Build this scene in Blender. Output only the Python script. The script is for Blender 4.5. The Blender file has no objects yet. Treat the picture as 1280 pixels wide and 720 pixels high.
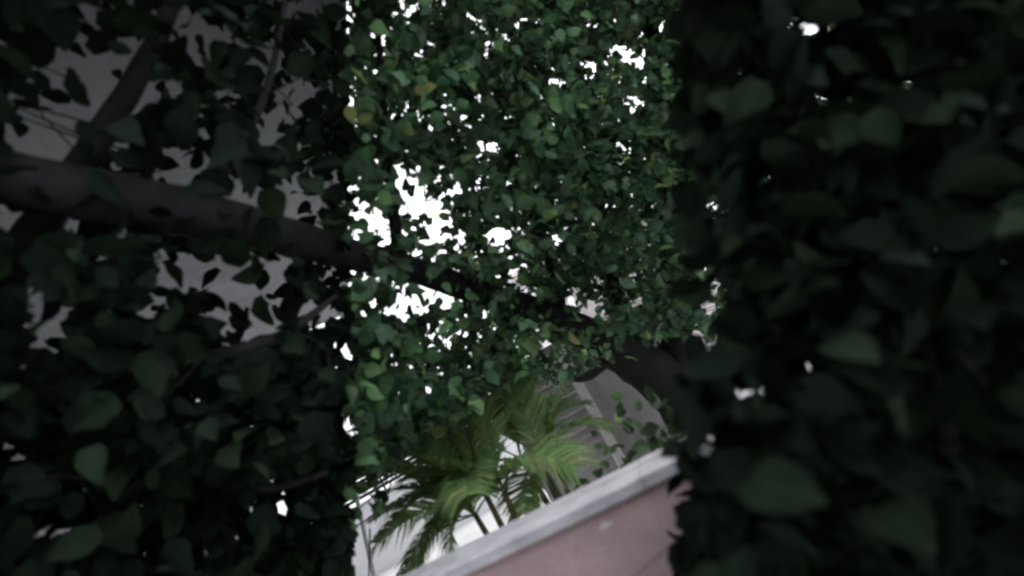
import bpy, math, random
import numpy as np
from mathutils import Vector, Matrix

random.seed(7)
rng = np.random.default_rng(11)
R = math.radians
S = bpy.context.scene
C = S.collection

# ------------------------------------------------------------------ camera
EYE = Vector((0.0, 0.0, 2.6))
ROT = Matrix.Rotation(R(99.0), 3, 'X') @ Matrix.Rotation(R(-29.0), 3, 'Z')
cam = bpy.data.cameras.new('camera')
cam.lens, cam.sensor_width = 18.0, 36.0
cam.clip_start, cam.clip_end = 0.05, 1500.0
cam.dof.use_dof = True
cam.dof.focus_distance = 14.0
cam.dof.aperture_fstop = 0.72
camo = bpy.data.objects.new('camera', cam)
camo.matrix_world = Matrix.Translation(EYE) @ ROT.to_4x4()
C.objects.link(camo)
S.camera = camo

# ------------------------------------------------------------------ sky, sun, exposure
W = bpy.data.worlds.new('World')
S.world = W
W.use_nodes = True
nt = W.node_tree
nt.nodes.clear()
SUN_EL, SUN_AZ = R(50), R(75)
sky = nt.nodes.new('ShaderNodeTexSky')
sky.sky_type = 'NISHITA'
sky.sun_disc = False
sky.sun_elevation, sky.sun_rotation = SUN_EL, SUN_AZ
hs = nt.nodes.new('ShaderNodeHueSaturation')
hs.inputs['Saturation'].default_value = 0.15
nt.links.new(sky.outputs[0], hs.inputs['Color'])
tc = nt.nodes.new('ShaderNodeTexCoord')
nz = nt.nodes.new('ShaderNodeTexNoise')
nz.inputs['Scale'].default_value = 2.2
nz.inputs['Detail'].default_value = 5
nt.links.new(tc.outputs['Generated'], nz.inputs['Vector'])
cr = nt.nodes.new('ShaderNodeValToRGB')
cr.color_ramp.elements[0].position, cr.color_ramp.elements[1].position = 0.3, 0.7
cr.color_ramp.elements[0].color = (8.6, 8.6, 9.5, 1)
cr.color_ramp.elements[1].color = (12.0, 11.9, 12.6, 1)
nt.links.new(nz.outputs['Fac'], cr.inputs['Fac'])
mx = nt.nodes.new('ShaderNodeMix')
mx.data_type = 'RGBA'
mx.inputs['Factor'].default_value = 0.85
nt.links.new(hs.outputs[0], mx.inputs['A'])
nt.links.new(cr.outputs[0], mx.inputs['B'])
bg = nt.nodes.new('ShaderNodeBackground')
bg.inputs['Strength'].default_value = 0.10
nt.links.new(mx.outputs['Result'], bg.inputs['Color'])
wo = nt.nodes.new('ShaderNodeOutputWorld')
nt.links.new(bg.outputs[0], wo.inputs['Surface'])

sl = bpy.data.lights.new('sun', 'SUN')
sl.energy, sl.angle, sl.color = 1.2, R(25), (1.0, 0.98, 0.95)
so = bpy.data.objects.new('sun', sl)
sd = Vector((math.sin(SUN_AZ) * math.cos(SUN_EL), math.cos(SUN_AZ) * math.cos(SUN_EL), math.sin(SUN_EL)))
so.rotation_euler = (-sd).to_track_quat('-Z', 'Y').to_euler()
so.location = (0, 0, 30)
C.objects.link(so)

S.view_settings.view_transform = 'Standard'
S.view_settings.look = 'None'
S.view_settings.gamma = 1.0
S.view_settings.exposure = 1.5
S.render.engine = 'CYCLES'
S.cycles.use_denoising = True
S.cycles.max_bounces = 8
S.cycles.filter_width = 2.4

# ------------------------------------------------------------------ helpers
F = 640.0
def ray(px, py):
    return ROT @ Vector(((px - 640) / F, -(py - 360) / F, -1.0))
def at(px, py, d):
    return EYE + ray(px, py) * d
def at_z(px, py, z):
    r = ray(px, py)
    return EYE + r * ((z - EYE.z) / r.z)
RT = np.array(ROT.transposed())
def project(P):
    q = (np.asarray(P) - np.array(EYE)) @ RT.T
    dz = -q[:, 2]
    dzs = np.where(dz > 0.05, dz, 0.05)
    return 640 + F * q[:, 0] / dzs, 360 - F * q[:, 1] / dzs, dz

def tag(o, label=None, cat=None, group=None, kind=None):
    if label: o['label'] = label
    if cat: o['category'] = cat
    if group: o['group'] = group
    if kind: o['kind'] = kind
    return o
def empty(name, loc, rz=0.0):
    o = bpy.data.objects.new(name, None)
    o.empty_display_size = 0.2
    o.location = loc
    o.rotation_euler = (0, 0, rz)
    C.objects.link(o)
    return o
def link_mesh(name, me, mat, parent=None, loc=None, rz=0.0):
    o = bpy.data.objects.new(name, me)
    if mat and not me.materials:
        me.materials.append(mat)
    C.objects.link(o)
    if parent:
        o.parent = parent
    if loc is not None:
        o.location = loc
    o.rotation_euler = (0, 0, rz)
    return o
class MB:
    def __init__(s):
        s.v, s.f = [], []
    def box(s, a, b):
        x0, y0, z0 = a; x1, y1, z1 = b
        n = len(s.v)
        s.v += [(x0,y0,z0),(x1,y0,z0),(x1,y1,z0),(x0,y1,z0),(x0,y0,z1),(x1,y0,z1),(x1,y1,z1),(x0,y1,z1)]
        for q in ((0,3,2,1),(4,5,6,7),(0,1,5,4),(1,2,6,5),(2,3,7,6),(3,0,4,7)):
            s.f.append(tuple(n + i for i in q))
        return s
    def tube(s, pts, rad, seg=8, wob=0.0, cap=True):
        pts = [Vector(p) for p in pts]
        n0 = len(s.v)
        up = None
        for i, p in enumerate(pts):
            d = (pts[min(i + 1, len(pts) - 1)] - pts[max(i - 1, 0)]).normalized()
            if up is None:
                up = d.orthogonal().normalized()
            up = (up - d * up.dot(d)).normalized()
            sd_ = d.cross(up)
            for k in range(seg):
                a = 2 * math.pi * k / seg
                r = rad[i] * (1 + wob * (random.random() - .5))
                s.v.append(tuple(p + up * math.cos(a) * r + sd_ * math.sin(a) * r))
        for i in range(len(pts) - 1):
            for k in range(seg):
                a, b = n0 + i * seg + k, n0 + i * seg + (k + 1) % seg
                s.f.append((a, b, b + seg, a + seg))
        if cap:
            s.f.append(tuple(n0 + k for k in range(seg))[::-1])
            s.f.append(tuple(n0 + (len(pts) - 1) * seg + k for k in range(seg)))
        return s
    def profile(s, prof, x0, x1):
        n = len(s.v); m = len(prof)
        for x in (x0, x1):
            s.v += [(x, y, z) for y, z in prof]
        for k in range(m):
            a, b = n + k, n + (k + 1) % m
            s.f.append((a, a + m, b + m, b))
        s.f.append(tuple(n + k for k in range(m)))
        s.f.append(tuple(n + m + k for k in range(m))[::-1])
        return s
    def mesh(s, name, smooth=False):
        me = bpy.data.meshes.new(name)
        me.from_pydata(s.v, [], s.f)
        if smooth:
            me.polygons.foreach_set('use_smooth', [True] * len(me.polygons))
        me.update()
        return me
    def build(s, name, mat, parent=None, smooth=False, bevel=0.0, loc=None, rz=0.0):
        o = link_mesh(name, s.mesh(name, smooth), mat, parent, loc, rz)
        if bevel:
            b = o.modifiers.new('bevel', 'BEVEL')
            b.width, b.segments = bevel, 2
        return o
def spline(P, n):
    """Catmull-Rom through (Vector, radius) pairs."""
    out, rad = [], []
    for i in range(len(P) - 1):
        p0, p1, p2, p3 = P[max(i-1,0)], P[i], P[i+1], P[min(i+2,len(P)-1)]
        for k in range(n):
            t = k / n
            f = lambda a,b,c,d: 0.5*((2*b)+(c-a)*t+(2*a-5*b+4*c-d)*t*t+(3*b-a-3*c+d)*t**3)
            out.append(f(p0[0],p1[0],p2[0],p3[0])); rad.append(max(.002, f(p0[1],p1[1],p2[1],p3[1])))
    out.append(P[-1][0]); rad.append(P[-1][1])
    return out, rad

# ------------------------------------------------------------------ materials
def new_mat(name):
    m = bpy.data.materials.new(name)
    m.use_nodes = True
    n = m.node_tree.nodes
    return m, n, m.node_tree.links, n['Principled BSDF'], n['Material Output']
def surf(name, c1, c2, scale=6.0, rough=0.85, bump=0.2, fine=60.0, c3=None, c3pos=0.72, spec=0.3):
    m, n, l, p, out = new_mat(name)
    p.inputs['Roughness'].default_value = rough
    p.inputs['Specular IOR Level'].default_value = spec
    t = n.new('ShaderNodeTexCoord')
    a = n.new('ShaderNodeTexNoise'); a.inputs['Scale'].default_value = scale; a.inputs['Detail'].default_value = 8
    a.inputs['Roughness'].default_value = 0.65
    l.new(t.outputs['Object'], a.inputs['Vector'])
    r = n.new('ShaderNodeValToRGB')
    e = r.color_ramp.elements
    e[0].position, e[0].color = 0.32, (*c1, 1)
    e[1].position, e[1].color = 0.66, (*c2, 1)
    if c3:
        x = e.new(c3pos); x.color = (*c3, 1)
    l.new(a.outputs['Fac'], r.inputs['Fac'])
    b = n.new('ShaderNodeTexNoise'); b.inputs['Scale'].default_value = fine; b.inputs['Detail'].default_value = 4
    l.new(t.outputs['Object'], b.inputs['Vector'])
    k = n.new('ShaderNodeMix'); k.data_type = 'RGBA'; k.blend_type = 'MULTIPLY'; k.inputs['Factor'].default_value = 0.35
    l.new(r.outputs[0], k.inputs['A']); l.new(b.outputs['Color'], k.inputs['B'])
    hsv = n.new('ShaderNodeHueSaturation'); hsv.inputs['Saturation'].default_value = 0.0; hsv.inputs['Value'].default_value = 1.7
    l.new(b.outputs['Color'], hsv.inputs['Color']); l.new(hsv.outputs[0], k.inputs['B'])
    l.new(k.outputs['Result'], p.inputs['Base Color'])
    bp = n.new('ShaderNodeBump'); bp.inputs['Strength'].default_value = bump; bp.inputs['Distance'].default_value = 0.01
    l.new(b.outputs['Fac'], bp.inputs['Height']); l.new(bp.outputs[0], p.inputs['Normal'])
    return m
def leafmat(name, cols, transl=0.3, rough=0.5, spec=0.35, clump=(.5, 1.75)):
    m, n, l, p, out = new_mat(name)
    g = n.new('ShaderNodeNewGeometry'); oi = n.new('ShaderNodeObjectInfo')
    ad = n.new('ShaderNodeMath'); ad.operation = 'ADD'
    l.new(g.outputs['Random Per Island'], ad.inputs[0]); l.new(oi.outputs['Random'], ad.inputs[1])
    fr = n.new('ShaderNodeMath'); fr.operation = 'FRACT'; l.new(ad.outputs[0], fr.inputs[0])
    r = n.new('ShaderNodeValToRGB'); e = r.color_ramp.elements
    for i, (pos, c) in enumerate(cols):
        x = e[i] if i < 2 else e.new(pos)
        x.position, x.color = pos, (*c, 1)
    l.new(fr.outputs[0], r.inputs['Fac'])
    # pale midrib and side veins, blotches: real markings of the leaf
    uv = n.new('ShaderNodeUVMap'); uv.uv_map = 'leaf'
    sx_ = n.new('ShaderNodeSeparateXYZ'); l.new(uv.outputs[0], sx_.inputs[0])
    ab = n.new('ShaderNodeMath'); ab.operation = 'ABSOLUTE'; l.new(sx_.outputs['X'], ab.inputs[0])
    mr = n.new('ShaderNodeMath'); mr.operation = 'LESS_THAN'; mr.inputs[1].default_value = .016; l.new(ab.outputs[0], mr.inputs[0])
    sv = n.new('ShaderNodeMath'); sv.operation = 'MULTIPLY_ADD'; sv.inputs[1].default_value = -.7; l.new(ab.outputs[0], sv.inputs[0]); l.new(sx_.outputs['Y'], sv.inputs[2])
    sm = n.new('ShaderNodeMath'); sm.operation = 'MULTIPLY'; sm.inputs[1].default_value = 9.0; l.new(sv.outputs[0], sm.inputs[0])
    sf = n.new('ShaderNodeMath'); sf.operation = 'FRACT'; l.new(sm.outputs[0], sf.inputs[0])
    sl_ = n.new('ShaderNodeMath'); sl_.operation = 'LESS_THAN'; sl_.inputs[1].default_value = .09; l.new(sf.outputs[0], sl_.inputs[0])
    vm = n.new('ShaderNodeMath'); vm.operation = 'MAXIMUM'; l.new(mr.outputs[0], vm.inputs[0]); l.new(sl_.outputs[0], vm.inputs[1])
    vk = n.new('ShaderNodeMath'); vk.operation = 'MULTIPLY'; vk.inputs[1].default_value = .55; l.new(vm.outputs[0], vk.inputs[0])
    tcn = n.new('ShaderNodeTexCoord'); bn = n.new('ShaderNodeTexNoise'); bn.inputs['Scale'].default_value = 30; l.new(tcn.outputs['Object'], bn.inputs['Vector'])
    bv = n.new('ShaderNodeMapRange'); bv.inputs['From Min'].default_value = .3; bv.inputs['From Max'].default_value = .7; bv.inputs['To Min'].default_value = .7; bv.inputs['To Max'].default_value = 1.3
    l.new(bn.outputs['Fac'], bv.inputs['Value'])
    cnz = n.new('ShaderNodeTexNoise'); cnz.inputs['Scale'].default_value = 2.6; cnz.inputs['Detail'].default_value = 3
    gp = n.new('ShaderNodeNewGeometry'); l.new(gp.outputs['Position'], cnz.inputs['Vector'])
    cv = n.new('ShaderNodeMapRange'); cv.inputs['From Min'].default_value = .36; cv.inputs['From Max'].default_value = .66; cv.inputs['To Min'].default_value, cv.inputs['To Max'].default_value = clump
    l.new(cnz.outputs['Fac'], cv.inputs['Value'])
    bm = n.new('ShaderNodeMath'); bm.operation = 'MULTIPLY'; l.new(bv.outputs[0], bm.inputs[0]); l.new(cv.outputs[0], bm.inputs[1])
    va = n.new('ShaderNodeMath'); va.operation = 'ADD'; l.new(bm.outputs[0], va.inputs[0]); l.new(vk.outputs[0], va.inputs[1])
    hv0 = n.new('ShaderNodeHueSaturation'); l.new(r.outputs[0], hv0.inputs['Color']); l.new(va.outputs[0], hv0.inputs['Value'])
    r = hv0
    p.inputs['Roughness'].default_value = rough
    p.inputs['Specular IOR Level'].default_value = spec
    l.new(r.outputs[0], p.inputs['Base Color'])
    t = n.new('ShaderNodeBsdfTranslucent')
    hv = n.new('ShaderNodeHueSaturation'); hv.inputs['Hue'].default_value = 0.485; hv.inputs['Value'].default_value = 1.25
    l.new(r.outputs[0], hv.inputs['Color']); l.new(hv.outputs[0], t.inputs['Color'])
    s = n.new('ShaderNodeMixShader'); s.inputs[0].default_value = transl
    l.new(p.outputs[0], s.inputs[1]); l.new(t.outputs[0], s.inputs[2]); l.new(s.outputs[0], out.inputs['Surface'])
    return m
M = {}
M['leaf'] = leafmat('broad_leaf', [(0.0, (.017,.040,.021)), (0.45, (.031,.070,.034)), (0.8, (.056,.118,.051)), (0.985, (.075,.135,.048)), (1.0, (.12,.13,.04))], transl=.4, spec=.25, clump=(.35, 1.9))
M['leaf_lit'] = leafmat('lit_leaf', [(0.0, (.030,.072,.034)), (0.6, (.048,.112,.046)), (1.0, (.085,.16,.055))], transl=.35)  # brighter copy of the leaf colour, for clumps meant to look lit
M['leaf_shaded'] = leafmat('shaded_leaf', [(0.0, (.0045,.008,.0055)), (0.6, (.007,.013,.008)), (1.0, (.011,.020,.010))], transl=0.12, rough=0.8, spec=0.05, clump=(.6, 1.3))  # near-black leaf colour stands in for shade on the side trees
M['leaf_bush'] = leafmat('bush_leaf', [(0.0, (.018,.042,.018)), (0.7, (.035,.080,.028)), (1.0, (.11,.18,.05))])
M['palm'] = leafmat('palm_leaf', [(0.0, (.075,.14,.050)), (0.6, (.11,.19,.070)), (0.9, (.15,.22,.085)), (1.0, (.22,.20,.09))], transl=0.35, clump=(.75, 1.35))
M['bark'] = surf('bark', (.007,.0065,.007), (.018,.0165,.0175), 5, .95, .9, 26)
M['palm_stem'] = surf('palm_stem', (.05,.06,.03), (.13,.13,.07), 7, .7, .4, 30)
M['coping'] = surf('coping_concrete', (.31,.31,.335), (.48,.48,.51), 7, .85, .35, 70, (.54,.54,.57))
M['pink'] = surf('pink_plaster', (.33,.255,.257), (.46,.355,.355), 3.2, .9, .25, 50, (.50,.40,.40))
M['flake'] = surf('old_white_paint', (.5,.46,.47), (.6,.56,.57), 20)
M['white_wall'] = surf('white_wall_paint', (.80,.81,.84), (.87,.88,.90), 1.2, .85, .1, 40)
M['white_metal'] = surf('white_painted_metal', (.66,.67,.70), (.74,.75,.77), 9, .5, .05, 60)
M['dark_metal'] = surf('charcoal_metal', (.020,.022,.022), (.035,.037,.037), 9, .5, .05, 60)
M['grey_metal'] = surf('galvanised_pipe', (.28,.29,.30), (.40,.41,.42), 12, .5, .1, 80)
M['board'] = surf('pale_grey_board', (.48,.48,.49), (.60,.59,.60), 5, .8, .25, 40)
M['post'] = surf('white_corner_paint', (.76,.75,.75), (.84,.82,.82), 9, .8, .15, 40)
M['shaded_wall'] = surf('shaded_grey_render', (.045,.043,.045), (.075,.072,.073), 2.5, .9, .2, 40)  # side wall's shade put into the colour; also backs the boards
M['block'] = surf('dark_grey_render', (.145,.145,.150), (.185,.185,.19), 0.8, .92, .15, 18)
M['soffit'] = surf('pale_concrete', (.19,.20,.206), (.28,.29,.296), 0.9, .92, .12, 18)
M['house_white'] = surf('pale_house_paint', (.64,.63,.64), (.74,.73,.73), 1.0, .85, .1, 30)
M['house_shaded'] = surf('shaded_house_paint', (.30,.28,.28), (.40,.37,.37), 1.5, .85, .1, 30)  # shade of the side wall put into its grey colour
M['roof'] = surf('roof_sheet', (.16,.15,.15), (.25,.23,.22), 3, .7, .2, 20)
M['ground'] = surf('ground_concrete', (.36,.36,.36), (.48,.48,.48), 0.5, .9, .2, 12)
M['floor'] = surf('terrace_floor', (.22,.20,.19), (.32,.29,.28), 2, .8, .15, 30)
M['cable'] = surf('cable_rubber', (.03,.03,.03), (.05,.05,.05), 10)
def glassmat():
    m, n, l, p, out = new_mat('window_glass')
    p.inputs['Base Color'].default_value = (.03,.035,.04,1); p.inputs['Roughness'].default_value = .08
    return m
M['glass'] = glassmat()

# ------------------------------------------------------------------ the setting
g = MB(); g.v = [(-400,-400,0),(400,-400,0),(400,400,0),(-400,400,0)]; g.f = [(0,1,2,3)]
tag(g.build('ground', M['ground']), kind='structure')

# parapet: two top-edge points give its line
ZT = EYE.z - 0.60
A, B = at_z(500, 720, ZT), at_z(842, 552, ZT)
dirw = (B - A); dirw.z = 0; dirw.normalize()
wall_rz = math.atan2(dirw.y, dirw.x)
L0, L1 = -3.2, 4.2                       # along the wall, measured from A
wall = empty('parapet_wall', (A.x, A.y, 0), wall_rz)
tag(wall, 'pink plastered parapet wall with pale concrete coping in front of the palm', 'wall')
# local: x along, -y towards the camera; back top edge at y = 0
MB().box((L0, -0.215, 0.0), (L1, -0.03, ZT - 0.07)).build('plaster_face', M['pink'], wall)
cope = [(0, ZT - .065), (0, ZT - .006), (-.006, ZT), (-.118, ZT + .004), (-.124, ZT - .003), (-.136, ZT - .003), (-.142, ZT + .002),
        (-.246, ZT - .004), (-.257, ZT - .012), (-.260, ZT - .055), (-.252, ZT - .066), (-.235, ZT - .068)]
x = L0
k = 0
while x < L1:
    x2 = min(x + (1.2 if x == L0 else 3.4), L1)
    o = MB().profile(cope, x + .002, x2 - .002).build('coping_stone', M['coping'], wall)
    o.location.z = random.uniform(-.002, .002)
    x = x2
fl = MB()
pc = Vector((0, 0, 0))
pw = at(757, 656, 2.35)
# put the flake on the plaster face by solving the plane
nrm = Vector((-dirw.y, dirw.x, 0))
face_o = A - nrm * 0.2165
rr = ray(757, 656)
tt = (face_o - EYE).dot(nrm) / rr.dot(nrm)
hit = EYE + rr * tt
lx = (hit - A).dot(dirw)
fz = hit.z
outl = [(-.040,-.006),(-.022,.004),(-.018,.016),(-.004,.010),(.010,.018),(.012,.004),(.032,.006),(.030,-.008),(.008,-.012),(-.012,-.016)]
nn = len(outl)
fl.v = [(lx + a, -.2163, fz + b) for a, b in outl] + [(lx + a, -.2145, fz + b) for a, b in outl]
fl.f = [tuple(range(nn))] + [(i, (i+1) % nn, nn + (i+1) % nn, nn + i) for i in range(nn)]
fl.build('paint_flake', M['flake'], wall)

# terrace the camera stands on (floor one metre above the street)
mid = (A + B) / 2
tf = MB().box((L0, -4.5, 0.0), (L1, -0.219, 1.0)).build('terrace_floor', M['floor'], None, loc=(A.x, A.y, 0), rz=wall_rz)
tag(tf, kind='structure')

# ------------------------------------------------------------------ tall grey block added along the left: greys the leaf gaps, cuts skylight
yawL = R(24.0)
dl = Vector((-math.sin(yawL), math.cos(yawL), 0))
nl = Vector((-math.cos(yawL), -math.sin(yawL), 0))        # away to the left
offL = 3.4                                               # wall plane, metres to the left
r1 = ray(428, 60)
SOF = 3.5                                                # underside of the added overhang above the eye
over = -r1.dot(nl) * SOF / r1.z                          # how far that overhang juts out to the right of the eye
ZS = EYE.z + SOF
SX0, SX1 = 0.6, 13.2
blk = empty('added_block', nl * offL, math.atan2(dl.y, dl.x))
tag(blk, 'added plain grey building with jutting overhang behind the leaves on the left', 'building')
MB().box((-8, 0, 0), (26, 9, ZS)).build('wall', M['block'], blk)
MB().box((SX0, -offL - over, ZS + .003), (SX1, 9.1, ZS + .9)).build('added_overhang', M['soffit'], blk)
MB().box((SX0, -offL - over - .02, ZS - .06), (SX1 + .02, -offL - over + .18, ZS + .0)).build('edge_beam', M['soffit'], blk)
for i in range(2):
    x0 = 10.5 + i * 5.0
    zz = 2.0
    f = MB()
    f.box((x0, -.04, zz), (x0 + .08, .02, zz + 1.4)).box((x0 + 1.22, -.04, zz), (x0 + 1.3, .02, zz + 1.4))
    f.box((x0 + .08, -.04, zz), (x0 + 1.22, .02, zz + .08)).box((x0 + .08, -.04, zz + 1.32), (x0 + 1.22, .02, zz + 1.4))
    fo = f.build('window', M['grey_metal'], blk)
    MB().box((x0 + .08, -.012, zz + .08), (x0 + 1.22, .015, zz + 1.32)).build('pane', M['glass'], fo)

# ------------------------------------------------------------------ white boundary wall with white rails, about 9 m off
p0 = at(430, 700, 13.0); p1 = at(720, 520, 13.8)
bd = Vector((p1.x - p0.x, p1.y - p0.y, 0)); blen = bd.length; bd.normalize()
bw = empty('boundary_wall', (p0.x, p0.y, 0), math.atan2(bd.y, bd.x))
tag(bw, 'white painted boundary wall topped by dark horizontal slats behind the palm', 'wall')
xa, xb = -1.2, blen + 3.0
ztop = EYE.z - 0.93
MB().box((xa, 0, 0), (xb, .2, ztop)).build('wall_panel', M['white_wall'], bw)
MB().box((xa - .02, -.03, ztop + .002), (xb + .02, .23, ztop + .06)).build('wall_cap', M['white_wall'], bw)
for i in range(5):
    z = ztop + .14 + i * .12
    MB().box((xa, .085, z), (xb, .115, z + .08)).build('slat', M['dark_metal'], bw)
xx = xa + .1
while xx < xb:
    MB().box((xx, .12, ztop + .06), (xx + .05, .17, ztop + .72)).build('slat_post', M['dark_metal'], bw)
    xx += 1.35

# leaning pipe and cable at the lower left
pb = at(470, 735, 7.8); pt = at(438, 590, 7.4)
d_ = (pt - pb).normalized()
pipe = empty('leaning_pipe', (pb - d_ * (pb.z / d_.z)))
tag(pipe, 'thin grey pole leaning before the white wall at lower left', 'pole')
base_l = Vector((0, 0, 0)); q0 = pb - d_ * (pb.z / d_.z)
top_l = (pt - q0) + d_ * 1.2
MB().tube([base_l, top_l * .5 + Vector((0.01, 0, 0)), top_l], [.035, .033, .03], 10).build('pole_shaft', M['grey_metal'], pipe, True)
MB().tube([top_l * .62 - d_ * .06, top_l * .62 + d_ * .06], [.05, .05], 10).build('clamp', M['grey_metal'], pipe, True)
cp = [at(380, 668, 6.4), at(425, 664, 6.2), at(455, 652, 6.0), at(475, 634, 5.6), at(488, 606, 5.2), at(496, 560, 4.9)]
pts, rd = spline([(p, .008) for p in cp], 6)
cb = MB().tube(pts, rd, 6).build('hanging_cable', M['cable'], None, True)
tag(cb, 'thin dark cable drooping below the leaves at lower left', 'cable')

# ------------------------------------------------------------------ small boarded house right of the palm
cc = at(748, 533, 7.0)
HZ = EYE.z + 0.05
shed = empty('small_house', (cc.x, cc.y, 0), R(-2))
tag(shed, 'low house with pale grey boards and white corner strip behind the parapet', 'house')
# front face to the left of the corner (local -x), side face recedes to the right
LW = 1.05
nb = 22
bh = (HZ - .02) / nb
me_b = None
for i in range(nb):
    if me_b is None:
        m_ = MB(); m_.v = [(-LW,.035,0),(-.02,.035,0),(-.02,-.05,0),(-LW,-.05,0),(-LW,.035,bh-.016),(-.02,.035,bh-.016),(-.02,0.0,bh-.016),(-LW,0.0,bh-.016)]
        m_.f = [(0,1,2,3),(4,7,6,5),(0,4,5,1),(1,5,6,2),(2,6,7,3),(3,7,4,0)]
        me_b = m_.mesh('board')
    o = link_mesh('board', me_b, M['board'], shed, (random.uniform(-.004,.004), random.uniform(-.004,.004), i * bh + .004))
MB().box((-LW, .04, 0), (-.03, .2, HZ)).build('front_wall', M['shaded_wall'], shed)
MB().box((-.018, -.075, 0), (.115, .10, HZ - .01)).build('corner_strip', M['post'], shed)
sa = R(52)
sx, sy = math.cos(sa), math.sin(sa)
w_ = MB()
def quadprism(o0, o1, th, z0, z1):
    d = Vector((o1[0]-o0[0], o1[1]-o0[1], 0)).normalized(); n = Vector((-d.y, d.x, 0)) * th
    m = MB()
    P = [o0, o1, (o1[0]+n.x, o1[1]+n.y), (o0[0]+n.x, o0[1]+n.y)]
    m.v = [(p[0],p[1],z0) for p in P] + [(p[0],p[1],z1) for p in P]
    m.f = [(3,2,1,0),(4,5,6,7),(0,1,5,4),(1,2,6,5),(2,3,7,6),(3,0,4,7)]
    return m
quadprism((.118, .0), (.118 + 3.2 * sx, 3.2 * sy), .16, 0, HZ).build('side_wall', M['shaded_wall'], shed)
m = MB(); 
ro = [(-LW-.05,-.06),(.16,-.06),(.2+3.3*sx,-.06+3.3*sy),(-LW-.05,2.4)]
m.v = [(a,b,HZ+.003) for a,b in ro] + [(a,b,HZ+.13) for a,b in ro]
m.f = [(3,2,1,0),(4,5,6,7),(0,1,5,4),(1,2,6,5),(2,3,7,6),(3,0,4,7)]
m.build('roof', M['roof'], shed)

# ------------------------------------------------------------------ pale two-storey house far behind
hc = at(726, 388, 17.5)
hs_ = empty('pale_house', (hc.x, hc.y, 0), R(4))
tag(hs_, 'white house, side wall toned grey for shade, glimpsed through a gap above the limb', 'house')
HH = 5.4
MB().box((-2.0, 0, 0), (0, 5, HH)).build('wall', M['house_white'], hs_)
MB().box((.003, .35, 0), (4.6, 5, HH - .05)).build('side_wall', M['house_shaded'], hs_)
m = MB(); m.v = [(-2.3,-.3,HH+.003),(4.9,-.3,HH+.003),(4.9,5.3,HH+.003),(-2.3,5.3,HH+.003),(-2.3,2.5,HH+.9),(4.9,2.5,HH+.9)]
m.f = [(3,2,1,0),(0,1,5,4),(2,3,4,5),(3,0,4),(1,2,5)]
m.build('roof', M['roof'], hs_)
for x0 in (.9, 2.7):
    f = MB().box((x0,.30,2.6),(x0+.9,.36,2.66)).box((x0,.30,3.7),(x0+.9,.36,3.76)).box((x0,.30,2.66),(x0+.06,.36,3.7)).box((x0+.84,.30,2.66),(x0+.9,.36,3.7)).build('window', M['white_metal'], hs_)
    MB().box((x0+.06,.33,2.66),(x0+.84,.345,3.7)).build('pane', M['glass'], f)

# ------------------------------------------------------------------ leaves
def leaf_template(curl, fold, w, twist=0.0):
    ts = [0, .06, .17, .32, .50, .68, .84, .94, 1.0]
    hw = [0, .20 * w, .36 * w, .43 * w, .40 * w, .29 * w, .15 * w, .05 * w, 0]
    v, ids = [], []
    for i, (t, h) in enumerate(zip(ts, hw)):
        z = -curl * t * t
        cx = twist * t * t
        if h == 0:
            v.append((cx, t, z)); ids.append((len(v)-1,) * 3)
        else:
            wv = .03 * math.sin(i * 2.1 + curl * 20)
            v += [(cx, t, z), (cx - h, t + .05 - .12 * (t < .1), z + h * fold + wv), (cx + h, t + .05 - .12 * (t < .1), z + h * fold - wv * .7)]
            n = len(v); ids.append((n-3, n-2, n-1))
    tri = []
    for i in range(len(ts) - 1):
        c0, l0, r0 = ids[i]; c1, l1, r1_ = ids[i+1]
        for a0, a1, fl_ in ((l0, l1, 0), (r0, r1_, 1)):
            if i == 0: q = [(c0, c1, a1)]
            elif i == len(ts) - 2: q = [(c0, c1, a0)]
            else: q = [(c0, c1, a1), (c0, a1, a0)]
            for t3 in q:
                tri.append(t3 if fl_ else t3[::-1])
    return np.array(v), np.array(tri)
TPL = [leaf_template(.16, .25, .85, .06), leaf_template(.34, .10, 1.0, -.08), leaf_template(.05, .45, .8, .03), leaf_template(.25, .35, .95, -.03), leaf_template(.45, .2, .75, .12)]
def leaves_mesh(name, frames, kinds):
    """frames: (N,4,3): x,y,z axes already scaled, then origin"""
    V, T, U, base = [], [], [], 0
    for k, (v, t) in enumerate(TPL):
        fr = frames[kinds == k]
        if not len(fr): continue
        P = np.einsum('vj,njk->nvk', v, fr[:, :3]) + fr[:, None, 3]
        V.append(P.reshape(-1, 3))
        T.append((t[None] + (np.arange(len(fr)) * len(v))[:, None, None] + base).reshape(-1, 3))
        U.append(np.tile(v[t.ravel()][:, :2], (len(fr), 1)))
        base += len(fr) * len(v)
    V = np.concatenate(V); T = np.concatenate(T)
    me = bpy.data.meshes.new(name)
    me.vertices.add(len(V)); me.vertices.foreach_set('co', V.astype(np.float32).ravel())
    me.loops.add(len(T) * 3); me.loops.foreach_set('vertex_index', T.astype(np.int32).ravel())
    me.polygons.add(len(T)); me.polygons.foreach_set('loop_start', np.arange(0, len(T) * 3, 3, dtype=np.int32))
    me.polygons.foreach_set('use_smooth', np.ones(len(T), dtype=bool))
    me.update()
    uv = me.uv_layers.new(name='leaf')
    uv.data.foreach_set('uv', np.concatenate(U).astype(np.float32).ravel())
    return me
TPL_ME = {}
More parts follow.
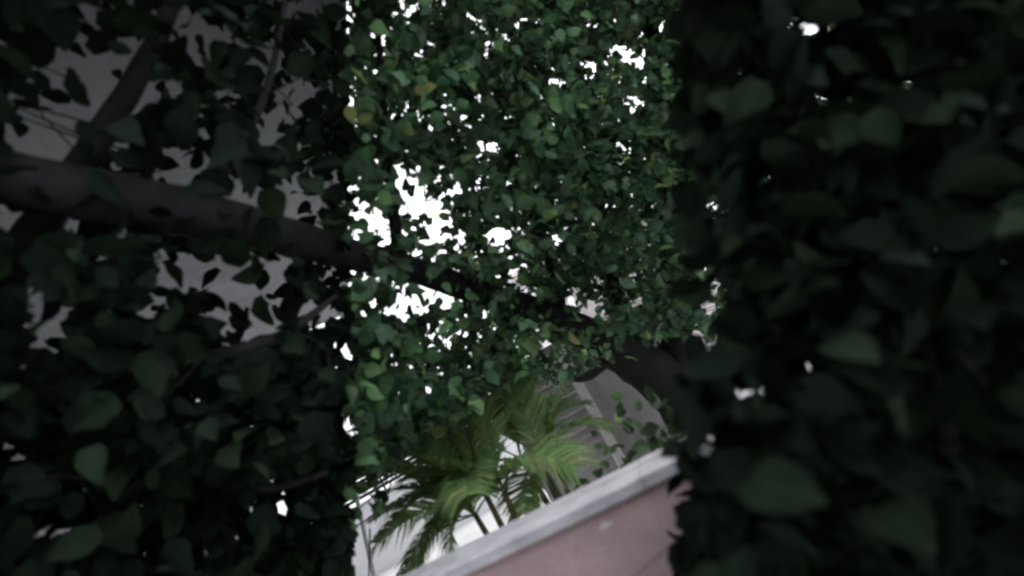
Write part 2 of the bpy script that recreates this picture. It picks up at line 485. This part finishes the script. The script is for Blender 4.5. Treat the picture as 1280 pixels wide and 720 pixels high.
def leaf_obj(frame, kind, mat, parent):
    key = (kind, mat.name)
    if key not in TPL_ME:
        v, t = TPL[kind]
        me = bpy.data.meshes.new('leaf'); me.from_pydata(v.tolist(), [], t.tolist())
        me.polygons.foreach_set('use_smooth', [True] * len(me.polygons)); me.materials.append(mat)
        uv = me.uv_layers.new(name='leaf')
        uv.data.foreach_set('uv', v[t.ravel()][:, :2].astype(np.float32).ravel())
        TPL_ME[key] = me
    o = bpy.data.objects.new('leaf', TPL_ME[key])
    C.objects.link(o); o.parent = parent
    X, Y, Z, O = [Vector(a) for a in frame]
    O = O - parent.location
    o.matrix_local = Matrix(((X.x,Y.x,Z.x,O.x),(X.y,Y.y,Z.y,O.y),(X.z,Y.z,Z.z,O.z),(0,0,0,1)))
    return o
def norm(a):
    return a / np.maximum(np.linalg.norm(a, axis=-1, keepdims=True), 1e-9)
def make_frames(O, outdir, size, droop=.35, upw=.55):
    n = len(O)
    y = norm(outdir + rng.normal(0, .45, (n, 3)) + np.array([0, 0, -droop]))
    z = np.array([0, 0, upw]) + rng.normal(0, .65, (n, 3))
    z = norm(z - y * (z * y).sum(1, keepdims=True))
    x = np.cross(y, z)
    s = (size * rng.uniform(.45, 1.4, n) ** .9)[:, None]
    return np.stack([x * s, y * s, z * s, O], 1)

# openings in the crowns: x, y, half width, half height
GAPS = [(460,288,20,17),(447,264,10,7),(475,52,8,5),(500,224,12,8),(515,250,10,6),(492,214,8,8),(606,184,10,8),(622,296,12,9),(612,290,8,6),
        (690,298,9,6),(755,262,7,5),(512,378,14,9),(536,370,13,9),(556,376,9,7),(496,386,10,6),(660,370,9,11),(708,384,19,15),(722,372,10,10),(738,390,14,16),(682,434,8,7),
        (514,12,10,6),(590,18,10,5),(658,30,9,6),(448,333,10,6),(783,72,9,6),(802,80,9,5),(792,130,9,7),(806,60,7,5),(778,98,9,6),(815,38,11,6),(828,30,8,5),(775,62,8,6),(742,30,8,5),(735,80,7,5),(812,100,8,7),
        (566,243,8,6),(545,290,8,9),(776,182,6,4),(560,130,5,3),(525,145,5,3),(768,60,7,4),(480,300,14,10),(640,345,5,4),(545,262,9,8),
        (500,592,26,15),(516,592,20,16),(484,612,14,8),(518,572,10,12),(500,612,14,10),(450,632,12,10),(660,490,12,6),
        # left, against the added grey building
        (90,120,52,80),(60,80,40,35),(150,110,40,16),(240,40,42,26),(170,60,30,22),(325,75,18,14),(365,120,20,20),(335,160,16,18),(222,205,34,17),
        (300,250,22,12),(40,272,36,20),(60,195,50,16),(120,15,50,10),(400,5,28,8),(230,345,24,26),(300,375,50,40),(330,345,26,22),(395,395,22,12),
        (65,415,18,14),(75,465,12,8),(10,575,16,12),(200,325,14,12),(355,240,12,14),(390,255,14,10),(360,535,5,3),(250,600,6,6),(315,640,6,5),(350,640,7,5),
        (148,705,8,8),(75,660,14,10),(395,655,8,5),(10,355,14,10),(130,320,12,12),(215,25,18,12),
        # right
        (1010,36,17,14),(946,68,15,7),(884,372,9,20),(868,420,9,12),(1182,535,13,24)]
GA = np.array(GAPS, float)
def noise2(x, y):
    return (np.sin(x*.071+1.3)*np.sin(y*.083+.4)+np.sin(x*.037-y*.041+2.)+.6*np.sin(x*.15+y*.11)) / 2.6
def in_gap(px, py, grow):
    r = ((px[:,None]-GA[:,0])/(GA[:,2]+grow[:,None]))**2 + ((py[:,None]-GA[:,1])/(GA[:,3]+grow[:,None]))**2
    return (r < 1 + .35*rng.normal(0,1,len(px))[:,None]).any(1)
LOW = [(-600,900),(430,900),(440,650),(474,640),(496,600),(522,584),(540,556),(566,540),(600,505),(640,482),(700,474),(748,456),(800,440),(842,430),(1000,400),(1700,400)]
def low_y(px):
    return np.interp(px, [a for a,b in LOW], [b for a,b in LOW])

def crown(region, depth_f, tau_f, size, ok_f, per=9, spread=.17, cell=24, grow_k=1.0, leak=.10):
    """Leaf clusters through a crown volume; returns frames and cluster centres."""
    x0, y0, x1, y1 = region
    Fr, Cn = [], []
    for cx in np.arange(x0, x1, cell):
        for cy in np.arange(y0, y1, cell):
            d0, d1 = depth_f(cx, cy)
            dm = .5 * (d0 + d1)
            a = .30 * (size * F / dm) ** 2
            n = rng.poisson(tau_f(cx, cy) * cell * cell / (a * per))
            for _ in range(n):
                px, py = cx + rng.uniform(0, cell), cy + rng.uniform(0, cell)
                c = np.array(at(px, py, rng.uniform(d0, d1)))
                k = rng.integers(per - 3, per + 4)
                ax = norm(rng.normal(0, 1, 3) * np.array([1, 1, .5]))
                off = ax * (rng.uniform(-1.9, 1.9, (k, 1)) * spread) + rng.normal(0, spread * .42, (k, 3))
                Fr.append(make_frames(c + off, norm(off + 1e-4), size)); Cn.append(c)
    Fr = np.concatenate(Fr)
    mid_ = Fr[:, 3] + Fr[:, 1] * .5
    px, py, dz = project(mid_)
    grow = grow_k * .30 * size * F / np.maximum(dz, .4)
    keep = ok_f(px, py, grow) & (dz > .5)
    keep &= ~in_gap(px, py, grow) | (rng.uniform(0, 1, len(px)) < leak)
    lat = -(mid_ @ np.array(nl))                       # nothing grows through the added overhang
    keep &= ~((lat < over + .25) & (mid_[:, 2] > ZS - .2)) & (lat > -offL + .3)
    Fr = Fr[keep]
    Cn = np.array(Cn)
    cx_, cy_, cz_ = project(Cn)
    z = np.zeros(len(Cn)) + 6
    Cn = Cn[ok_f(cx_, cy_, z) & ~in_gap(cx_, cy_, z)]
    return Fr, Cn
def twigs(cn, skel, n_max, r=.007):
    mb = MB()
    sk = np.array([list(p) for p in skel])
    sel = rng.permutation(len(cn))[:n_max]
    for i in sel:
        c = cn[i]
        j = np.argmin(((sk - c) ** 2).sum(1) + rng.uniform(0, .3, len(sk)))
        t = sk[j] - c; L = np.linalg.norm(t)
        if L < .05: continue
        e = c + t * min(1.0, .75 / L)
        s_ = c - t / L * .2
        mm = (c + e) / 2 + rng.normal(0, .05, 3)
        mb.tube([Vector(e), Vector(mm), Vector(c), Vector(s_)], [r, r * .75, r * .55, r * .3], 4, cap=False)
    return mb

def plant_tree(name, loc, label, cat, limbs, frames, cn, mat, n_single=300, n_twigs=900, twig_r=.007):
    root = empty(name, loc)
    tag(root, label, cat)
    skel = []
    for i, (nm, P, seg) in enumerate(limbs):
        pts, rd = spline(P, 7)
        if nm != 'trunk' or i: skel += pts[2:]
        else: skel += pts[6:]
        mb = MB().tube([p - root.location for p in pts], rd, seg, wob=.12)
        o = mb.build(nm, M['bark'], root, True)
    kinds = rng.integers(0, len(TPL), len(frames))
    # the leaves that show largest are parts of their own
    mid_ = frames[:, 3] + frames[:, 1] * .5
    px, py, dz = project(mid_)
    inview = (px > 5) & (px < 1275) & (py > 5) & (py < 715) & (dz > .5)
    ar = np.linalg.norm(frames[:, 1], axis=1) / dz
    face = np.abs((norm(frames[:, 2]) * norm(mid_ - np.array(EYE))).sum(1))
    score = np.where(inview, ar * ar * face * np.clip(1.6 - dz / np.percentile(dz, 60), .2, 1), -1)
    idx = np.argsort(-score)[:n_single]
    rest = np.ones(len(frames), bool); rest[idx] = False
    fr = frames.copy(); fr[:, 3] -= np.array(root.location)
    cw = link_mesh('crown', leaves_mesh('crown', fr[rest], kinds[rest]), mat, root)
    cw['kind'] = 'stuff'
    for i in idx:
        leaf_obj(frames[i], int(kinds[i]), mat, root)
    tw = twigs(cn - np.array(root.location), [p - root.location for p in skel], n_twigs, twig_r)
    if tw.v:
        t = tw.build('twigs', M['bark'], root); t['kind'] = 'stuff'
    return root

# ---- the big leaning tree whose limb reaches up to the left, towards the camera
def P(px, py, d, r): return (at(px, py, d), r)
tb = at(905, 575, 6.1)
base = Vector((tb.x + .1, tb.y + .05, 0))
limbs = [
 ('trunk', [(base, .50), P(905,575,6.1,.40), P(850,495,6.0,.33), P(775,440,5.6,.23), P(690,398,5.2,.16), P(600,367,4.7,.125), P(520,338,4.2,.112), P(438,318,3.6,.112),
            P(330,288,2.9,.118), P(200,258,2.4,.12), P(60,232,2.1,.11), P(-110,185,1.9,.09)], 14),
 ('branch', [P(850,495,6.0,.24), P(842,400,5.9,.19), P(838,250,5.8,.15), P(822,110,5.6,.11), P(800,-80,5.4,.06)], 10),
 ('branch', [P(700,402,5.25,.08), P(690,330,5.2,.07), P(650,230,5.0,.055), P(600,100,4.8,.04), P(560,-60,4.6,.02)], 8),
 ('branch', [P(790,448,5.65,.10), P(760,330,5.5,.08), P(735,170,5.4,.055), P(700,0,5.2,.03)], 8),
 ('branch', [P(600,368,4.7,.07), P(575,388,4.6,.055), P(530,400,4.4,.045), P(470,425,4.2,.03), P(430,470,4.0,.018)], 8),
 ('branch', [P(640,382,4.9,.07), P(620,430,4.8,.05), P(585,480,4.6,.035), P(520,540,4.4,.022), P(480,600,4.3,.012)], 8),
 ('branch', [P(500,332,4.1,.06), P(490,250,4.0,.045), P(480,140,3.8,.035), P(470,0,3.6,.02)], 8),
 ('branch', [P(770,440,5.6,.07), P(735,470,5.3,.05), P(700,472,5.1,.03)], 8),
]
def dmain(px, py):
    d = np.interp(px, [-400, 0, 200, 330, 438, 520, 640, 842, 1100, 1500], [1.9, 2.1, 2.4, 2.9, 3.6, 4.1, 4.8, 5.7, 6.0, 6.0])
    return d - .2 * d, d + .3 * d
def tmain(px, py):
    t = 5.2 + 1.4 * noise2(px, py)
    if 438 <= px <= 570 and 195 <= py <= 420: t = 2.9 + 1.0 * noise2(px, py)
    elif 438 <= px <= 640 and 380 <= py <= 480: t = 4.0
    elif 690 <= px <= 842 and py < 250: t = 7.0 + 1.4 * noise2(px, py)
    elif 770 <= px <= 860 and 190 <= py <= 440: t = 6.0
    elif 640 <= px <= 842 and 330 <= py: t = 3.2
    if px < 430: t = 3.0 + .8 * noise2(px * .4, py * .4) + (2.2 if py > 430 else 0) + (1.6 if py > 390 and px > 220 else 0)
    if px > 870: t = 2.0
    return max(.6, t)
def okmain(px, py, grow):
    lim = low_y(px) + 10 * noise2(px * 3, py * 2)
    ok = py + .7 * grow < lim
    # the bare stretch of trunk at the lower right stays in view
    ok &= ~((px > 770) & (py > 430) & (px < 860))
    ok &= px > 436 + 14 * noise2(py * 1.7, px * .5)
    return ok
fr, cn = crown((410, -420, 1150, 820), dmain, tmain, .105, okmain, spread=.15)
# the limb itself stays in view: thin out what hangs before it
lp = np.array([(-110,185,30),(60,232,32),(200,258,31),(330,288,28),(438,318,24),(520,338,21),(600,367,20),(690,398,21),(775,440,26),(850,495,34),(905,575,40)], float)
def clear_limb(fr, p):
    px, py, dz = project(fr[:, 3] + fr[:, 1] * .5)
    ly = np.interp(px, lp[:, 0], lp[:, 1]); lh = np.interp(px, lp[:, 0], lp[:, 2])
    ld = np.interp(px, [0, 200, 330, 438, 520, 600, 690, 775, 850], [2.1, 2.4, 2.9, 3.6, 4.2, 4.7, 5.2, 5.6, 6.0])
    hit = (np.abs(py - ly) < lh) & (dz < ld + .1) & (rng.uniform(0, 1, len(px)) < p)
    return fr[~hit]
fr = clear_limb(fr, .7)
main = plant_tree('leaning_tree', base, 'large broad-leaved tree whose dark limb leans up across the centre to the left', 'tree',
                  limbs, fr, cn, M['leaf'], 300, 1100)

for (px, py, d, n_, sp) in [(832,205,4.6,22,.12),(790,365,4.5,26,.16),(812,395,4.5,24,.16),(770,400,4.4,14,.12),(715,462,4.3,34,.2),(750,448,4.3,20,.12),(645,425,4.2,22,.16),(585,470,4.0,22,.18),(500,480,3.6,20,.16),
                            (455,555,3.5,12,.08),(690,290,4.4,14,.16),(560,60,3.8,18,.18),(640,90,4.0,20,.2),(470,110,3.3,12,.14),(480,370,3.5,12,.14)]:  # clumps that look lit through their brighter leaf colour
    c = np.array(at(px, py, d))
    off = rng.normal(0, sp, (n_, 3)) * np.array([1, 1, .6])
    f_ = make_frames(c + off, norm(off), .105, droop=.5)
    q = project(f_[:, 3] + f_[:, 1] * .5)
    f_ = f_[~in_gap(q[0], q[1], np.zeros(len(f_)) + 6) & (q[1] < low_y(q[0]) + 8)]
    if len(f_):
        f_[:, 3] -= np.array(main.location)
        sh = link_mesh('lit_clump', leaves_mesh('lit_clump', f_, rng.integers(0, 5, len(f_))), M['leaf_lit'], main)
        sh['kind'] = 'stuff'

# ---- added tree close by on the left, its leaves toned dark for shade
lb = at(-120, 800, 2.5)
lbase = Vector((lb.x, lb.y, 0))
limbs = [('trunk', [(lbase, .16), P(-120,800,2.5,.13), P(-90,640,2.5,.12), P(-50,480,2.45,.10), P(20,330,2.4,.085), P(120,180,2.4,.06), P(200,40,2.4,.04), P(240,-90,2.4,.02)], 12),
 ('branch', [P(-50,480,2.45,.07), P(110,470,2.4,.055), P(250,450,2.5,.042), P(350,420,2.7,.03), P(420,370,3.0,.015)], 8),
 ('branch', [P(20,330,2.4,.05), P(150,330,2.5,.04), P(260,240,2.6,.032), P(330,120,2.7,.022), P(360,-20,2.7,.012)], 8),
 ('branch', [P(-90,640,2.5,.06), P(60,600,2.4,.05), P(200,590,2.4,.04), P(330,610,2.5,.025), P(410,590,2.6,.012)], 8),
 ('branch', [P(-120,780,2.5,.06), P(40,720,2.3,.045), P(180,710,2.3,.03), P(330,730,2.4,.015)], 8)]
def okleft(px, py, grow):
    return px + .6 * grow < 440 + 10 * noise2(py * 2, px)
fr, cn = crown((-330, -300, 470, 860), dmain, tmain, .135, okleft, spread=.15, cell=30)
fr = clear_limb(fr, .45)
plant_tree('added_dark_tree', lbase, 'added tree close by on the left, leaves toned dark for shade, in front of the added building', 'tree', limbs, fr, cn, M['leaf_shaded'], 300, 150, .005)['group'] = 'added dark trees close to the camera'

# ---- added tree close by on the right before the parapet, leaves toned dark for shade
rb = at(1420, 800, 1.5)
rbase = Vector((rb.x, rb.y, 1.0))
limbs = [('trunk', [(rbase, .075), P(1330,720,1.5,.062), P(1200,640,1.5,.055), P(1060,585,1.55,.048), P(940,535,1.6,.036), P(880,500,1.65,.02)], 12),
         ('branch', [P(1200,640,1.5,.04), P(1170,500,1.55,.034), P(1120,330,1.6,.026), P(1080,150,1.7,.018), P(1050,-40,1.8,.01)], 8),
         ('branch', [P(1060,585,1.55,.03), P(1000,460,1.6,.024), P(940,300,1.7,.018), P(910,120,1.8,.01)], 8)]
def dright(px, py):
    d = 1.55 if py > 250 else 1.75
    return d - .35, d + .35
def tright(px, py):
    return 6.5 + .8 * noise2(px * .5, py * .5)
def okright(px, py, grow):
    return px - .75 * grow > 840 - 2 * (py > 500) + 8 * noise2(py * 2, px)
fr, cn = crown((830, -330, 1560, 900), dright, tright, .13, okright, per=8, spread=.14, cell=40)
plant_tree('added_dark_tree', rbase, 'added tree close by on the right, leaves toned dark for shade, hiding the end of the parapet', 'tree', limbs, fr, cn, M['leaf_shaded'], 300, 260, .004)['group'] = 'added dark trees close to the camera'

# ---- clumps toned bright as if lit in the big tree and the bush behind the parapet
bc = at(825, 556, 3.6)
bb = Vector((bc.x, bc.y, 0))
off = rng.normal(0, 1, (230, 3)) * np.array([.24, .24, .18])
fb = make_frames(np.array(bc) + off - np.array([0, 0, .12]), norm(off), .11, droop=.1)
bl = [('stem', [(bb + Vector((dx, 0, 0)), .022), (bb + Vector((dx * 2, .02, bc.z * .5)), .016), (Vector((bc.x + dx * 4, bc.y, bc.z)), .006)], 6) for dx in (-.04, .0, .05)]
root = empty('garden_bush', bb)
tag(root, 'small green bush just behind the coping at the right, beside the grey wall', 'bush')
for nm, Pp, sg in bl:
    pts, rd = spline(Pp, 5)
    MB().tube([p - bb for p in pts], rd, sg).build('stem', M['bark'], root, True)
kb = rng.integers(0, 5, len(fb))
for i in range(len(fb)):
    leaf_obj(fb[i], int(kb[i]), M['leaf_bush'], root)

# ------------------------------------------------------------------ palms behind the parapet
def frond_mesh(L, arch, n=42, ll=.36, seed=0):
    rs = random.Random(seed)
    mb = MB()
    pts = []
    for i in range(13):
        t = i / 12
        pts.append(Vector((0, L * (t - .12 * arch * t * t * t), L * (.42 * t - arch * .62 * t ** 2.1))))
    mb.tube(pts, [.011 * (1 - .85 * i / 12) for i in range(13)], 5, cap=False)
    def pt(t):
        f = t * 12; i = min(11, int(f)); return pts[i].lerp(pts[i+1], f - i), (pts[i+1] - pts[i]).normalized()
    for k in range(n):
        t = .14 + .85 * (k + .5) / n
        p, d = pt(t)
        for s in (-1, 1):
            l = ll * (.45 + .75 * math.sin(math.pi * min(1, .12 + t * .82))) * rs.uniform(.85, 1.12)
            side = Vector((s, 0, 0))
            dd = (side * .75 + d * .75 + Vector((0, 0, .28 + rs.uniform(-.12, .12)))).normalized()
            w = (d - dd * d.dot(dd)).normalized() * (.016 * rs.uniform(.8, 1.2))
            m1 = p + dd * l * .5
            m2 = p + dd * l - Vector((0, 0, l * rs.uniform(.22, .5)))
            i0 = len(mb.v)
            mb.v += [tuple(p - w * .6), tuple(p + w * .6), tuple(m1 + w), tuple(m1 - w), tuple(m2)]
            mb.f += [(i0, i0+1, i0+2, i0+3), (i0+3, i0+2, i0+4)]
    return mb.mesh('frond', True)
FM = [frond_mesh(1.25, .55, seed=1), frond_mesh(1.1, .9, seed=2), frond_mesh(1.35, .3, seed=3), frond_mesh(1.0, 1.2, seed=4)]
for f_ in FM: f_.materials.append(M['palm'])
def palm(px, py, d, label, fr_list, stems):
    c = at(px, py, d)
    root = empty('palm', (c.x, c.y, 0))
    tag(root, label, 'palm', 'palms behind the parapet')
    tops = []
    for i, (dx, dy, dz) in enumerate(stems):
        top = Vector((dx, dy, c.z + dz))
        pts, rd = spline([(Vector((dx * .35, dy * .35, 0)), .05), (Vector((dx * .6, dy * .6, c.z * .5)), .035), (top, .022)], 6)
        MB().tube(pts, rd, 8, wob=.08).build('stem', M['palm_stem'], root, True)
        tops.append(top)
    for i, (az, el, k, sc) in enumerate(fr_list):
        o = link_mesh('frond', FM[k], None, root)
        o.location = tops[i % len(tops)]
        o.rotation_euler = (R(el), R(random.uniform(-12, 12)), R(az))
        o.scale = (sc, sc, sc)
    return root
palm(606, 616, 4.1, 'bright palm with fronds arching left over the coping before the white wall',
     [(95,10,0,.78),(75,-5,1,.75),(120,25,2,.6),(60,30,0,.9),(20,45,2,.9),(-20,50,2,.8),(-60,25,0,.95),(-95,10,1,.9),(150,10,0,.7),(185,20,1,.8),(100,50,2,.55),(-130,20,3,.9),(85,-20,3,.7),(40,60,2,.8),(110,5,0,.85),(70,15,2,.85),(130,40,0,.6),(0,30,1,.9),(-40,60,2,.9),(90,35,2,1.05),(55,5,1,.85),(110,-10,1,.7),(70,50,2,1.0),(140,30,2,.6),(-70,50,2,.9),(160,55,2,.9),(80,25,0,.75),(30,20,1,.9),(125,-5,1,.8),(100,22,1,.9),(15,10,3,.8)],
     [(0,0,0),(-.16,.05,-.12),(.15,-.04,-.05)])
palm(666, 566, 4.8, 'darker palm with several thin stems standing before the low boarded house',
     [(80,30,2,.95),(40,45,0,.85),(0,55,2,.85),(-45,35,0,.75),(-80,15,1,.7),(-110,20,3,.7),(120,30,0,.9),(160,15,3,.8),(60,65,2,.9),(-100,40,0,.6),(100,5,1,.9),(20,65,2,1.0),(-60,60,2,.75),(70,40,0,1.0),(-20,30,1,.9)],
     [(0,0,.05),(.14,.03,-.1),(-.13,.05,0),(.05,-.1,-.2)])
